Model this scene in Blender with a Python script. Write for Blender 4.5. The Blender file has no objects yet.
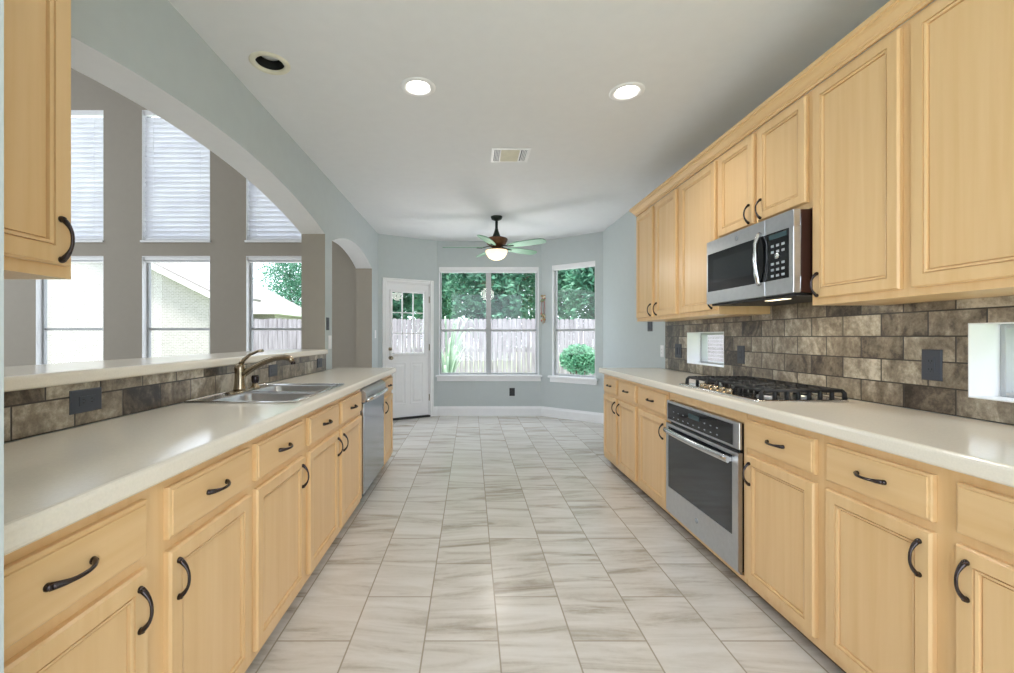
import bpy, bmesh, math, random
from mathutils import Vector, Matrix
PI = math.pi
SC = bpy.context.scene
COL = SC.collection

# ------------------------------------------------------------------ camera, sky, sun, exposure
cam_d = bpy.data.cameras.new('camera')
cam_d.sensor_width = 36.0
cam_d.lens = 440.0 / 1014.0 * 36.0
cam_d.shift_x = (507 - 471) / 1014.0
cam_d.shift_y = 0.5 / 1014.0
cam_d.clip_start = 0.02
cam_d.clip_end = 200
cam = bpy.data.objects.new('camera', cam_d)
cam.location = (0, 0, 1.24)
cam.rotation_euler = (PI / 2, 0, 0)
COL.objects.link(cam)
SC.camera = cam

world = bpy.data.worlds.new('overcast_sky')
SC.world = world
world.use_nodes = True
wn = world.node_tree
bg = wn.nodes['Background']
bg.inputs['Color'].default_value = (0.78, 0.875, 1.0, 1)
bg.inputs['Strength'].default_value = 3.0

sun_d = bpy.data.lights.new('sun', 'SUN')
sun_d.energy = 9.0
sun_d.angle = 0.15
sun_d.color = (1.0, 0.98, 0.95)
sun = bpy.data.objects.new('sun', sun_d)
sun.rotation_euler = (math.radians(15), 0, math.radians(-22))
COL.objects.link(sun)

SC.view_settings.view_transform = 'Standard'
SC.view_settings.look = 'None'
SC.view_settings.gamma = 1.0
SC.view_settings.use_curve_mapping = False
SC.view_settings.exposure = 0.56
def area(name, loc, rot, sx, sy, watts, col):
    d = bpy.data.lights.new(name, 'AREA'); d.shape = 'RECTANGLE'; d.size = sx; d.size_y = sy
    d.energy = watts; d.color = col
    o = bpy.data.objects.new(name, d); o.location = loc; o.rotation_euler = rot; COL.objects.link(o); return o
# unseen fill lights added behind the camera and in the tall living room
area('fill_behind_camera', (0.3, -1.2, 1.6), (math.radians(103), 0, 0), 3.1, 2.3, 11, (0.84, 0.93, 1.0))
area('fill_living_room_top', (-5.2, 2.2, 5.35), (0, 0, 0), 5.0, 5.0, 28, (0.84, 0.93, 1.0))
area('fill_living_room_side', (-9.3, 2.6, 2.6), (0, math.radians(-90), 0), 4.2, 5.6, 190, (0.84, 0.93, 1.0))
SC.cycles.max_bounces = 10
SC.cycles.diffuse_bounces = 6
SC.cycles.transparent_max_bounces = 16
SC.cycles.sample_clamp_indirect = 6.0

# ------------------------------------------------------------------ materials
def srgb(r, g, b):
    f = lambda c: (c / 255 / 12.92) if c / 255 <= 0.04045 else ((c / 255 + 0.055) / 1.055) ** 2.4
    return (f(r), f(g), f(b), 1)

class NT:
    def __init__(s, name):
        s.m = bpy.data.materials.new(name); s.m.use_nodes = True
        s.t = s.m.node_tree; s.b = s.t.nodes['Principled BSDF']
    def n(s, typ, **kw):
        nd = s.t.nodes.new(typ)
        for k, v in kw.items():
            if k.startswith('i_'):
                nd.inputs[k[2:].replace('_', ' ')].default_value = v
            else: setattr(nd, k, v)
        return nd
    def l(s, a, b): s.t.links.new(a, b)
    def math(s, op, a, b=None, c=None):
        nd = s.n('ShaderNodeMath', operation=op)
        for i, v in enumerate((a, b, c)):
            if v is None: continue
            if isinstance(v, (int, float)): nd.inputs[i].default_value = v
            else: s.l(v, nd.inputs[i])
        return nd.outputs[0]
    def ramp(s, fac, stops):
        nd = s.n('ShaderNodeValToRGB')
        el = nd.color_ramp.elements
        while len(el) < len(stops): el.new(0.5)
        for e, (p, c) in zip(el, stops): e.position = p; e.color = c
        s.l(fac, nd.inputs[0]); return nd.outputs[0]
    def mix(s, fac, a, b, mode='MIX'):
        nd = s.n('ShaderNodeMix', data_type='RGBA', blend_type=mode)
        for i, v in ((0, fac), (6, a), (7, b)):
            if isinstance(v, (int, float)): nd.inputs[i].default_value = v
            elif isinstance(v, tuple): nd.inputs[i].default_value = v
            else: s.l(v, nd.inputs[i])
        return nd.outputs[2]
    def bump(s, h, strength=0.2, dist=0.005):
        nd = s.n('ShaderNodeBump'); nd.inputs['Strength'].default_value = strength
        nd.inputs['Distance'].default_value = dist
        s.l(h, nd.inputs['Height']); s.l(nd.outputs[0], s.b.inputs['Normal'])

def plain(name, col, rough=0.5, metal=0.0, spec=0.5, var=0.04, scale=12.0, bump=0.0, emit=None, coat=0.0):
    k = NT(name)
    tc = k.n('ShaderNodeTexCoord')
    nz = k.n('ShaderNodeTexNoise'); nz.inputs['Scale'].default_value = scale; nz.inputs['Detail'].default_value = 4
    k.l(tc.outputs['Object'], nz.inputs['Vector'])
    dk = tuple(c * (1 - var * 2) for c in col[:3]) + (1,)
    lt = tuple(min(1, c * (1 + var)) for c in col[:3]) + (1,)
    k.l(k.ramp(nz.outputs[0], [(0.3, dk), (0.7, lt)]), k.b.inputs['Base Color'])
    k.b.inputs['Roughness'].default_value = rough
    k.b.inputs['Metallic'].default_value = metal
    k.b.inputs['Specular IOR Level'].default_value = spec
    k.b.inputs['Coat Weight'].default_value = coat
    if bump:
        nb = k.n('ShaderNodeTexNoise'); nb.inputs['Scale'].default_value = 220
        k.l(tc.outputs['Object'], nb.inputs['Vector']); k.bump(nb.outputs[0], bump, 0.002)
    if emit:
        k.b.inputs['Emission Color'].default_value = emit[0]
        k.b.inputs['Emission Strength'].default_value = emit[1]
    return k.m

def wood(name, c0, c1, c2, vertical=True, scale=None):
    k = NT(name)
    tc = k.n('ShaderNodeTexCoord'); mp = k.n('ShaderNodeMapping')
    mp.inputs['Scale'].default_value = scale or ((34, 34, 1.6)) if vertical or scale else (1.6, 34, 34)
    oi = k.n('ShaderNodeObjectInfo')
    k.l(tc.outputs['Object'], mp.inputs['Vector'])
    off = k.n('ShaderNodeVectorMath', operation='ADD')
    k.l(mp.outputs[0], off.inputs[0])
    k.l(k.math('MULTIPLY', oi.outputs['Random'], 40.0), off.inputs[1])
    n1 = k.n('ShaderNodeTexNoise'); n1.inputs['Scale'].default_value = 1.0; n1.inputs['Detail'].default_value = 6
    n1.inputs['Distortion'].default_value = 0.5
    k.l(off.outputs[0], n1.inputs['Vector'])
    n2 = k.n('ShaderNodeTexNoise'); n2.inputs['Scale'].default_value = 0.35; n2.inputs['Detail'].default_value = 3
    k.l(off.outputs[0], n2.inputs['Vector'])
    f = k.math('ADD', k.math('MULTIPLY', n1.outputs[0], 0.55), k.math('MULTIPLY', n2.outputs[0], 0.45))
    k.l(k.ramp(f, [(0.25, c0), (0.5, c1), (0.75, c2)]), k.b.inputs['Base Color'])
    k.b.inputs['Roughness'].default_value = 0.33
    k.b.inputs['Specular IOR Level'].default_value = 0.45
    k.bump(n1.outputs[0], 0.04, 0.001)
    return k.m

def tiles(name, uaxis, vaxis, tw, th, u0, v0, stops, grout, gw, vein, rough, bumpy, blotch=0.0, lean=0.9, tvar=0.12):
    """running-bond tiles: tw along uaxis, th along vaxis, in the object's own coordinates"""
    k = NT(name)
    tc = k.n('ShaderNodeTexCoord'); sp = k.n('ShaderNodeSeparateXYZ')
    k.l(tc.outputs['Object'], sp.inputs[0])
    U, V = sp.outputs[uaxis], sp.outputs[vaxis]
    v = k.math('DIVIDE', k.math('SUBTRACT', V, v0), th)
    row = k.math('FLOOR', v)
    u = k.math('ADD', k.math('DIVIDE', k.math('SUBTRACT', U, u0), tw), k.math('MULTIPLY', k.math('FLOORED_MODULO', row, 2.0), 0.5))
    colm = k.math('FLOOR', u)
    fu, fv = k.math('SUBTRACT', u, colm), k.math('SUBTRACT', v, row)
    du = k.math('MULTIPLY', k.math('MINIMUM', fu, k.math('SUBTRACT', 1.0, fu)), tw)
    dv = k.math('MULTIPLY', k.math('MINIMUM', fv, k.math('SUBTRACT', 1.0, fv)), th)
    edge = k.math('MINIMUM', du, dv)
    mask = k.n('ShaderNodeMapRange'); mask.inputs['From Min'].default_value = gw * 0.5; mask.inputs['From Max'].default_value = gw * 0.9
    k.l(edge, mask.inputs['Value'])
    cb = k.n('ShaderNodeCombineXYZ'); k.l(row, cb.inputs[0]); k.l(colm, cb.inputs[1])
    wnz = k.n('ShaderNodeTexWhiteNoise', noise_dimensions='3D'); k.l(cb.outputs[0], wnz.inputs['Vector'])
    sc = k.n('ShaderNodeVectorMath', operation='SCALE'); sc.inputs['Scale'].default_value = 30
    k.l(wnz.outputs['Color'], sc.inputs[0])
    ad = k.n('ShaderNodeVectorMath', operation='ADD')
    k.l(tc.outputs['Object'], ad.inputs[0]); k.l(sc.outputs[0], ad.inputs[1])
    mp = k.n('ShaderNodeMapping'); mp.inputs['Scale'].default_value = vein
    # each tile's veins lean its own way
    vr = k.n('ShaderNodeVectorRotate', rotation_type='AXIS_ANGLE')
    ax = [0, 0, 0]; ax[3 - uaxis - vaxis] = 1
    vr.inputs['Axis'].default_value = ax
    k.l(ad.outputs[0], vr.inputs['Vector'])
    k.l(k.math('MULTIPLY', k.math('SUBTRACT', wnz.outputs['Value'], 0.5), lean), vr.inputs['Angle'])
    k.l(vr.outputs[0], mp.inputs['Vector'])
    n1 = k.n('ShaderNodeTexNoise'); n1.inputs['Scale'].default_value = 1; n1.inputs['Detail'].default_value = 7; n1.inputs['Distortion'].default_value = 0.8
    n1.inputs['Roughness'].default_value = 0.62
    k.l(mp.outputs[0], n1.inputs['Vector'])
    f = n1.outputs[0]
    if blotch:
        n3 = k.n('ShaderNodeTexNoise'); n3.inputs['Scale'].default_value = 40; n3.inputs['Detail'].default_value = 9; n3.inputs['Roughness'].default_value = 0.72
        k.l(ad.outputs[0], n3.inputs['Vector'])
        f = k.math('ADD', k.math('MULTIPLY', f, 1 - blotch), k.math('MULTIPLY', n3.outputs[0], blotch))
    f = k.math('ADD', f, k.math('MULTIPLY', k.math('SUBTRACT', wnz.outputs['Value'], 0.5), tvar))
    c = k.ramp(f, stops)
    k.l(k.mix(mask.outputs[0], grout, c), k.b.inputs['Base Color'])
    rr = k.math('ADD', k.math('MULTIPLY', n1.outputs[0], 0.06), rough - 0.03)
    k.l(rr, k.b.inputs['Roughness'])
    h = k.math('ADD', mask.outputs[0], k.math('MULTIPLY', n1.outputs[0], 0.35))
    k.bump(h, bumpy, 0.003)
    return k.m

M = {}
M['wall'] = plain('sage_grey_paint', srgb(189, 196, 197), 0.75, var=0.01, bump=0.05)
M['taupe'] = plain('taupe_paint', srgb(156, 148, 137), 0.8, var=0.01, bump=0.05)
M['ceil'] = plain('ceiling_paint', srgb(226, 227, 229), 0.85, var=0.008, bump=0.06)
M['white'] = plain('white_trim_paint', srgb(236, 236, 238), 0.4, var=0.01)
M['sash'] = plain('grey_sash', srgb(176, 178, 180), 0.4, var=0.02)
M['wood'] = wood('maple_vertical', srgb(217, 177, 124), srgb(225, 188, 138), srgb(231, 197, 150))
M['woodh'] = wood('maple_horizontal', srgb(217, 177, 124), srgb(225, 188, 138), srgb(231, 197, 150), False)
M['woodl'] = wood('maple_lengthwise', srgb(217, 177, 124), srgb(225, 188, 138), srgb(231, 197, 150), scale=(34, 1.6, 34))
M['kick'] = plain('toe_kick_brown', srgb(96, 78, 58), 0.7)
M['bronze'] = plain('dark_bronze', srgb(74, 66, 66), 0.24, 0.9, var=0.1)
M['steel'] = plain('brushed_steel', srgb(196, 197, 200), 0.3, 1.0, var=0.03, scale=40)
M['steel_dw'] = plain('polished_steel', srgb(176, 178, 184), 0.16, 1.0, var=0.02)
M['steel_b'] = plain('bright_steel', srgb(214, 214, 216), 0.2, 1.0, var=0.02)
M['nickel'] = plain('warm_nickel', srgb(168, 154, 132), 0.24, 1.0, var=0.03)
M['black'] = plain('black_glass', srgb(14, 14, 17), 0.07, spec=0.45, var=0.02)
M['ovenglass'] = plain('smoked_glass', srgb(28, 30, 34), 0.08, spec=0.6, var=0.03)
M['blackm'] = plain('matt_black', srgb(24, 24, 25), 0.5, var=0.05)
M['darkbrown'] = plain('dark_case', srgb(58, 32, 26), 0.35, var=0.05)
M['iron'] = plain('cast_iron', srgb(28, 28, 30), 0.55, var=0.08)
M['plate'] = plain('charcoal_plate', srgb(62, 66, 76), 0.45, var=0.02)
M['key'] = plain('keypad_grey', srgb(160, 165, 172), 0.5)
M['screen'] = plain('display_glass', srgb(58, 78, 84), 0.1)
M['counter'] = plain('cream_solid_surface', srgb(234, 226, 212), 0.15, var=0.02, scale=160, spec=0.5)
M['slat'] = None
M['fence'] = None
M['fan_green_cast'] = wood('green_cast_blade', srgb(104, 150, 122), srgb(122, 166, 138), srgb(138, 178, 152), False)  # green colour cast on the blades is put into their wood colour
M['fan_body'] = plain('fan_bronze', srgb(112, 76, 50), 0.4, 0.5, var=0.15, scale=30)
M['fan_dark'] = plain('fan_dark_bronze', srgb(42, 52, 46), 0.4, 0.4, var=0.1)
M['bowl'] = plain('frosted_bowl', srgb(214, 188, 146), 0.4, emit=((1, 0.82, 0.56, 1), 0.9))
M['lens'] = plain('lit_lens', srgb(255, 250, 240), 0.4, emit=((1, 0.97, 0.92, 1), 5.0))
M['lens_off'] = plain('unlit_lens', srgb(206, 210, 208), 0.3)
M['baffle'] = plain('black_baffle', srgb(20, 20, 20), 0.6)
M['ringcream'] = plain('cream_ring', srgb(226, 222, 204), 0.5)
M['hoodlamp'] = plain('hood_lamp', srgb(255, 240, 205), 0.4, emit=((1, 0.86, 0.6, 1), 1.6))
M['leaf'] = None
M['bark'] = plain('bark', srgb(96, 80, 66), 0.9, var=0.2, scale=20)
M['lawn'] = plain('lawn', srgb(140, 158, 110), 0.95, var=0.15, scale=4)
M['fascia'] = plain('white_fascia', srgb(238, 236, 232), 0.6)
M['shingle'] = plain('grey_shingle', srgb(118, 114, 112), 0.9, var=0.12, scale=30)
M['brick'] = tiles('pale_brick', 0, 2, 0.21, 0.075, 0, 0,
                   [(0.3, srgb(122, 116, 116)), (0.5, srgb(138, 132, 132)), (0.7, srgb(148, 143, 144))],
                   srgb(158, 154, 155), 0.012, (9, 9, 9), 0.9, 0.2)
M['floor'] = tiles('travertine_floor', 1, 0, 0.61, 0.302, 2.10 - 0.305, -0.19 - 0.302 * 10,
                   [(0.27, srgb(150, 140, 127)), (0.38, srgb(182, 174, 163)), (0.47, srgb(203, 197, 189)), (0.58, srgb(213, 208, 202)), (0.78, srgb(222, 219, 215))],
                   srgb(160, 150, 136), 0.0045, (1.4, 9.5, 4), 0.25, 0.06, 0.10, 0.4, 0.10)
ST = [(0.33, srgb(50, 42, 36)), (0.41, srgb(84, 73, 62)), (0.48, srgb(116, 104, 89)), (0.55, srgb(138, 127, 111)), (0.61, srgb(166, 155, 138)), (0.69, srgb(198, 189, 172))]
M['tile'] = tiles('slate_tile', 1, 2, 0.207, 0.103, 0.05, 0.934, ST, srgb(52, 46, 40), 0.004, (16, 9, 5), 0.30, 0.35, 0.4, 1.2, 0.22)

def glass_mat(name, tint=(1, 1, 1, 1)):
    k = NT(name); k.t.nodes.remove(k.b)
    out = k.t.nodes['Material Output']
    tr = k.n('ShaderNodeBsdfTransparent'); tr.inputs[0].default_value = tint
    gl = k.n('ShaderNodeBsdfGlossy'); gl.inputs['Roughness'].default_value = 0.02
    lw = k.n('ShaderNodeLayerWeight'); lw.inputs['Blend'].default_value = 0.5
    fres = k.math('ADD', 0.02, k.math('MULTIPLY', k.math('POWER', lw.outputs['Facing'], 5.0), 0.6))
    mx = k.n('ShaderNodeMixShader')
    k.l(fres, mx.inputs[0]); k.l(tr.outputs[0], mx.inputs[1]); k.l(gl.outputs[0], mx.inputs[2])
    k.l(mx.outputs[0], out.inputs[0]); return k.m
M['glass'] = glass_mat('window_glass')

def two_sided(name, cols, trans=0.45, rough=0.5, scale=3.0):
    k = NT(name)
    out = k.t.nodes['Material Output']
    tc = k.n('ShaderNodeTexCoord'); nz = k.n('ShaderNodeTexNoise'); nz.inputs['Scale'].default_value = scale
    nz.inputs['Detail'].default_value = 5
    k.l(tc.outputs['Object'], nz.inputs['Vector'])
    c = k.ramp(nz.outputs[0], [(0.35, cols[0]), (0.5, cols[1]), (0.65, cols[2])])
    k.l(c, k.b.inputs['Base Color']); k.b.inputs['Roughness'].default_value = rough
    tl = k.n('ShaderNodeBsdfTranslucent'); k.l(c, tl.inputs[0])
    mx = k.n('ShaderNodeMixShader'); mx.inputs[0].default_value = trans
    k.l(k.b.outputs[0], mx.inputs[1]); k.l(tl.outputs[0], mx.inputs[2]); k.l(mx.outputs[0], out.inputs[0])
    return k.m
M['slat'] = two_sided('blind_slat', (srgb(236, 236, 240), srgb(240, 240, 243), srgb(244, 244, 246)), 0.4)
M['leaf'] = two_sided('tree_leaf', (srgb(62, 112, 92), srgb(88, 142, 116), srgb(122, 168, 144)), 0.5, 0.4, 2.2)
M['leaf2'] = two_sided('shrub_leaf', (srgb(70, 128, 96), srgb(94, 152, 118), srgb(120, 172, 140)), 0.4, 0.4, 5)
M['blade'] = two_sided('strap_leaf', (srgb(128, 160, 132), srgb(152, 178, 152), srgb(174, 192, 170)), 0.4, 0.4, 5)

def fence_mat():
    k = NT('weathered_fence')
    tc = k.n('ShaderNodeTexCoord'); mp = k.n('ShaderNodeMapping'); mp.inputs['Scale'].default_value = (9, 9, 0.9)
    k.l(tc.outputs['Object'], mp.inputs[0])
    nz = k.n('ShaderNodeTexNoise'); nz.inputs['Scale'].default_value = 1.6; nz.inputs['Detail'].default_value = 5
    k.l(mp.outputs[0], nz.inputs['Vector'])
    k.l(k.ramp(nz.outputs[0], [(0.3, srgb(104, 100, 104)), (0.55, srgb(130, 127, 131)), (0.75, srgb(146, 143, 147))]), k.b.inputs['Base Color'])
    k.b.inputs['Roughness'].default_value = 0.9
    return k.m
M['fence'] = fence_mat()

# ------------------------------------------------------------------ mesh helpers
class MB:
    def __init__(s): s.v = []; s.f = []; s.sm = []
    def add(s, vs, fs, smooth=False):
        o = len(s.v); s.v += [tuple(p) for p in vs]
        s.f += [tuple(i + o for i in f) for f in fs]; s.sm += [smooth] * len(fs); return s
    def box(s, x0, x1, y0, y1, z0, z1):
        return s.add([(x0, y0, z0), (x1, y0, z0), (x1, y1, z0), (x0, y1, z0), (x0, y0, z1), (x1, y0, z1), (x1, y1, z1), (x0, y1, z1)],
                     [(0, 3, 2, 1), (4, 5, 6, 7), (0, 1, 5, 4), (1, 2, 6, 5), (2, 3, 7, 6), (3, 0, 4, 7)])
    def rings(s, rs, cap0=True, cap1=True, smooth=True, closed=True):
        n = len(rs[0]); vs = [p for r in rs for p in r]; fs = []
        for i in range(len(rs) - 1):
            for j in range(n if closed else n - 1):
                k = (j + 1) % n
                fs.append((i * n + j, i * n + k, (i + 1) * n + k, (i + 1) * n + j))
        o = len(s.v); s.add(vs, fs, smooth)
        if cap0: s.f.append(tuple(o + j for j in range(n))[::-1]); s.sm.append(False)
        if cap1: s.f.append(tuple(o + (len(rs) - 1) * n + j for j in range(n))); s.sm.append(False)
        return s
    def lathe(s, prof, n=28, c=(0, 0, 0), axis='z', cap0=True, cap1=True, smooth=True):
        rs = []
        for r, h in prof:
            ring = []
            for j in range(n):
                a = 2 * PI * j / n; x, y = r * math.cos(a), r * math.sin(a)
                p = {'z': (x, y, h), 'y': (x, -h, y), 'x': (h, x, y)}[axis]
                ring.append((p[0] + c[0], p[1] + c[1], p[2] + c[2]))
            rs.append(ring)
        return s.rings(rs, cap0, cap1, smooth)
    def tube(s, pts, rad, n=10, flat=1.0, up=(0, 0, 1), cap=True):
        P = [Vector(p) for p in pts]; R = rad if isinstance(rad, (list, tuple)) else [rad] * len(P)
        rs = []; upv = Vector(up)
        for i, p in enumerate(P):
            t = (P[min(i + 1, len(P) - 1)] - P[max(i - 1, 0)]).normalized()
            a = t.cross(upv)
            if a.length < 1e-3: a = t.cross(Vector((1, 0, 0)))
            a.normalize(); b = a.cross(t).normalized()
            rs.append([tuple(p + a * (R[i] * math.cos(2 * PI * j / n)) + b * (R[i] * flat * math.sin(2 * PI * j / n))) for j in range(n)])
        return s.rings(rs, cap, cap)
    def panel(s, x0, x1, z0, z1, prof, back=0.0):
        """raised/recessed front: rectangular rings (inset, y), facing -y"""
        rs = [[(x0 + d, y, z0 + d), (x1 - d, y, z0 + d), (x1 - d, y, z1 - d), (x0 + d, y, z1 - d)] for d, y in prof]
        return s.rings(rs, True, True, smooth=False)
    def build(s, name, mat, parent=None, bevel=0, seg=2, weld=False):
        me = bpy.data.meshes.new(name); me.from_pydata(s.v, [], s.f)
        me.materials.append(mat if not isinstance(mat, str) else M[mat])
        me.polygons.foreach_set('use_smooth', s.sm); me.update()
        bm = bmesh.new(); bm.from_mesh(me)
        if weld: bmesh.ops.remove_doubles(bm, verts=bm.verts, dist=1e-5)
        bmesh.ops.recalc_face_normals(bm, faces=bm.faces)
        bm.to_mesh(me); bm.free()
        o = bpy.data.objects.new(name, me); COL.objects.link(o)
        if parent: o.parent = parent
        if bevel:
            md = o.modifiers.new('bevel', 'BEVEL'); md.width = bevel; md.segments = seg
            md.limit_method = 'ANGLE'; md.angle_limit = math.radians(40)
        return o

def tag(o, label=None, cat=None, group=None, kind=None):
    if label: o['label'] = label
    if cat: o['category'] = cat
    if group: o['group'] = group
    if kind: o['kind'] = kind
    return o
def empty(name, loc=(0, 0, 0), rz=0.0):
    o = bpy.data.objects.new(name, None); o.empty_display_size = 0.1
    o.location = loc; o.rotation_euler = (0, 0, rz); COL.objects.link(o); return o
def thing(name, label, cat, loc=(0, 0, 0), rz=0.0, group=None):
    return tag(empty(name, loc, rz), label, cat, group)
def struct(o): o['kind'] = 'structure'; return o
def copy_tree(o, parent=None):
    c = o.copy(); COL.objects.link(c)
    if parent: c.parent = parent
    for ch in list(o.children): copy_tree(ch, c)
    return c

# ------------------------------------------------------------------ key dimensions
XL, XR, CE = -1.36, 1.89, 2.75          # kitchen left wall, right wall, ceiling
YB = 6.93                               # bay's back wall
CT = 0.934                              # counter top

def wall_panel(name, p0, p1, z0, z1, th, holes, mat, parent=None):
    """p0 to p1 runs left to right as seen from inside; thickness grows outward"""
    d = Vector((p1[0] - p0[0], p1[1] - p0[1])); L = d.length
    xs = sorted({0, L} | {h[0] for h in holes} | {h[1] for h in holes})
    zs = sorted({z0, z1} | {h[2] for h in holes} | {h[3] for h in holes})
    solid = lambda i, j: 0 <= i < len(xs) - 1 and 0 <= j < len(zs) - 1 and not any(
        h[0] <= (xs[i] + xs[i + 1]) / 2 <= h[1] and h[2] <= (zs[j] + zs[j + 1]) / 2 <= h[3] for h in holes)
    mb = MB()
    for i in range(len(xs) - 1):
        for j in range(len(zs) - 1):
            if not solid(i, j): continue
            a, b, c, e = xs[i], xs[i + 1], zs[j], zs[j + 1]
            mb.add([(a, 0, c), (b, 0, c), (b, 0, e), (a, 0, e)], [(0, 1, 2, 3)])
            mb.add([(a, th, c), (b, th, c), (b, th, e), (a, th, e)], [(3, 2, 1, 0)])
            if not solid(i - 1, j): mb.add([(a, 0, c), (a, th, c), (a, th, e), (a, 0, e)], [(0, 1, 2, 3)])
            if not solid(i + 1, j): mb.add([(b, 0, c), (b, th, c), (b, th, e), (b, 0, e)], [(0, 1, 2, 3)])
            if not solid(i, j - 1): mb.add([(a, 0, c), (b, 0, c), (b, th, c), (a, th, c)], [(0, 1, 2, 3)])
            if not solid(i, j + 1): mb.add([(a, 0, e), (b, 0, e), (b, th, e), (a, th, e)], [(0, 1, 2, 3)])
    o = mb.build(name, mat, parent, weld=True)
    if not parent:
        o.location = (p0[0], p0[1], 0); o.rotation_euler = (0, 0, math.atan2(d.y, d.x))
    return o

# ------------------------------------------------------------------ floor and ceiling
fl = MB().box(-9.5, XR + 0.15, -3.0, 7.25, -0.12, 0.0); struct(fl.build('floor', 'floor'))
CANS = [(-1.11, 2.43, False), (-0.32, 2.66, True), (0.96, 2.71, True)]
def ceiling():
    h = 0.07
    xs = sorted({XL - 0.22, XR + 0.15} | {c[0] + s * h for c in CANS for s in (-1, 1)})
    ys = sorted({-1.6, 7.2} | {c[1] + s * h for c in CANS for s in (-1, 1)})
    mb = MB()
    for i in range(len(xs) - 1):
        for j in range(len(ys) - 1):
            cx, cy = (xs[i] + xs[i + 1]) / 2, (ys[j] + ys[j + 1]) / 2
            if any(abs(cx - c[0]) < h and abs(cy - c[1]) < h for c in CANS): continue
            a, b, c, e = xs[i], xs[i + 1], ys[j], ys[j + 1]
            mb.add([(a, c, CE), (b, c, CE), (b, e, CE), (a, e, CE)], [(0, 1, 2, 3)])
    mb.box(XL - 0.22, XR + 0.15, -1.6, 7.2, CE + 0.16, CE + 0.22)
    struct(mb.build('ceiling', 'ceil'))
ceiling()

# ------------------------------------------------------------------ left wall: pass-through arch over the bar, then a doorway arch
BAR = 1.08
def arch(y, ya, yb, zs, rise):
    t = (y - (ya + yb) / 2) / ((yb - ya) / 2)
    R = (1 + (rise / ((yb - ya) / 2)) ** 2) / (2 * rise / ((yb - ya) / 2))   # circle radius in half-spans
    return zs + (math.sqrt(max(R * R - t * t, 0)) - (R - rise / ((yb - ya) / 2))) * (yb - ya) / 2
def wall_left():
    ZT = CE + 0.2
    x0, x1 = XL, XL - 0.22
    def prism(y0, y1, b0, b1, t0, t1, mb):
        mb.add([(x0, y0, b0), (x0, y1, b1), (x0, y1, t1), (x0, y0, t0), (x1, y0, b0), (x1, y1, b1), (x1, y1, t1), (x1, y0, t0)],
               [(0, 1, 2, 3), (7, 6, 5, 4), (0, 4, 5, 1), (3, 2, 6, 7), (0, 3, 7, 4), (1, 5, 6, 2)])
    mb = MB()
    prism(-1.5, 1.2, 0, 0, ZT, ZT, mb)
    prism(1.2, 4.10, 0, 0, BAR, BAR, mb)
    N = 44
    for i in range(N):
        a, b = 1.2 + 2.9 * i / N, 1.2 + 2.9 * (i + 1) / N
        prism(a, b, arch(a, 1.2, 4.1, 2.2, 0.17), arch(b, 1.2, 4.1, 2.2, 0.17), ZT, ZT, mb)
    prism(4.10, 4.305, 0, 0, ZT, ZT, mb)
    for i in range(N):
        a, b = 4.305 + 1.735 * i / N, 4.305 + 1.735 * (i + 1) / N
        prism(a, b, arch(a, 4.305, 6.04, 2.18, 0.16), arch(b, 4.305, 6.04, 2.18, 0.16), ZT, ZT, mb)
    prism(6.04, 6.56, 0, 0, ZT, ZT, mb)
    o = struct(mb.build('wall_left', 'wall'))
    o.data.materials.append(M['taupe']); o.data.materials.append(M['ceil'])
    for p in o.data.polygons:
        if abs(p.normal.y) > 0.9 or p.normal.x < -0.9: p.material_index = 1
        elif p.normal.z < -0.5 and p.center.z > 2: p.material_index = 2
wall_left()
struct(MB().box(XL, -0.637, -0.5, 0.6, 0, CE).build('wall_front_left', 'wall'))

# ------------------------------------------------------------------ great room beyond the pass-through
YG = 6.4
GW = [(-6.33, -5.346), (-4.785, -3.796), (-3.27, -2.28)]     # window bays, X spans
gx0 = -9.4
gh = []
for a, b in GW:
    gh += [(a - gx0, b - gx0, 0.55, 2.418), (a - gx0, b - gx0, 2.636, 4.54)]
struct(wall_panel('wall_back_left', (gx0, YG), (XL - 0.22, YG), 0, 5.5, 0.17, gh, 'taupe'))
struct(MB().box(-9.5, XL - 0.22, -1.0, YG + 0.17, 5.5, 5.62).build('ceiling_great_room', 'ceil'))

struct(MB().box(-9.62, -9.5, -1.0, YG + 0.17, 0, 5.5).build('wall_far_left', 'taupe'))
struct(MB().box(-9.5, XL - 0.22, -1.12, -1.0, 0, 5.5).build('wall_front_great_room', 'taupe'))
struct(MB().box(XL - 0.22, XL, -1.0, 6.56, CE + 0.22, 5.5).build('wall_left_upper', 'taupe'))

# ------------------------------------------------------------------ bay and right wall
DW0, DW1 = (XL, 6.43), (-0.53, YB)             # wall with the door
RW0, RW1 = (1.106, YB), (XR, 6.30)             # wall with the narrow window
Ldw = math.dist(DW0, DW1); Lrw = math.dist(RW0, RW1)
DH = (0.125 * Ldw, 0.868 * Ldw, 0, 2.06)
struct(wall_panel('wall_back_door', DW0, DW1, 0, CE + 0.15, 0.13, [DH], 'wall'))
BW = (-0.504 + 0.53, 1.065 + 0.53, 0.635, 2.342)
struct(wall_panel('wall_back', DW1, RW0, 0, CE + 0.15, 0.14, [BW], 'wall'))
RWH = (0.189 * Lrw, 0.885 * Lrw, 0.635, 2.345)
struct(wall_panel('wall_back_right', RW0, RW1, 0, CE + 0.15, 0.14, [RWH], 'wall'))
SW = [(3.83, 3.27, 1.012, 1.28), (1.664, 1.10, 1.012, 1.292)]     # little windows in the backsplash: far Y, near Y, z
YR0, YR1 = 6.30, -1.5
sh = [(YR0 - a, YR0 - b, c, d) for a, b, c, d in SW]
struct(wall_panel('wall_right', (XR, YR0), (XR, YR1), 0, CE + 0.15, 0.16, sh, 'wall'))
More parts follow.
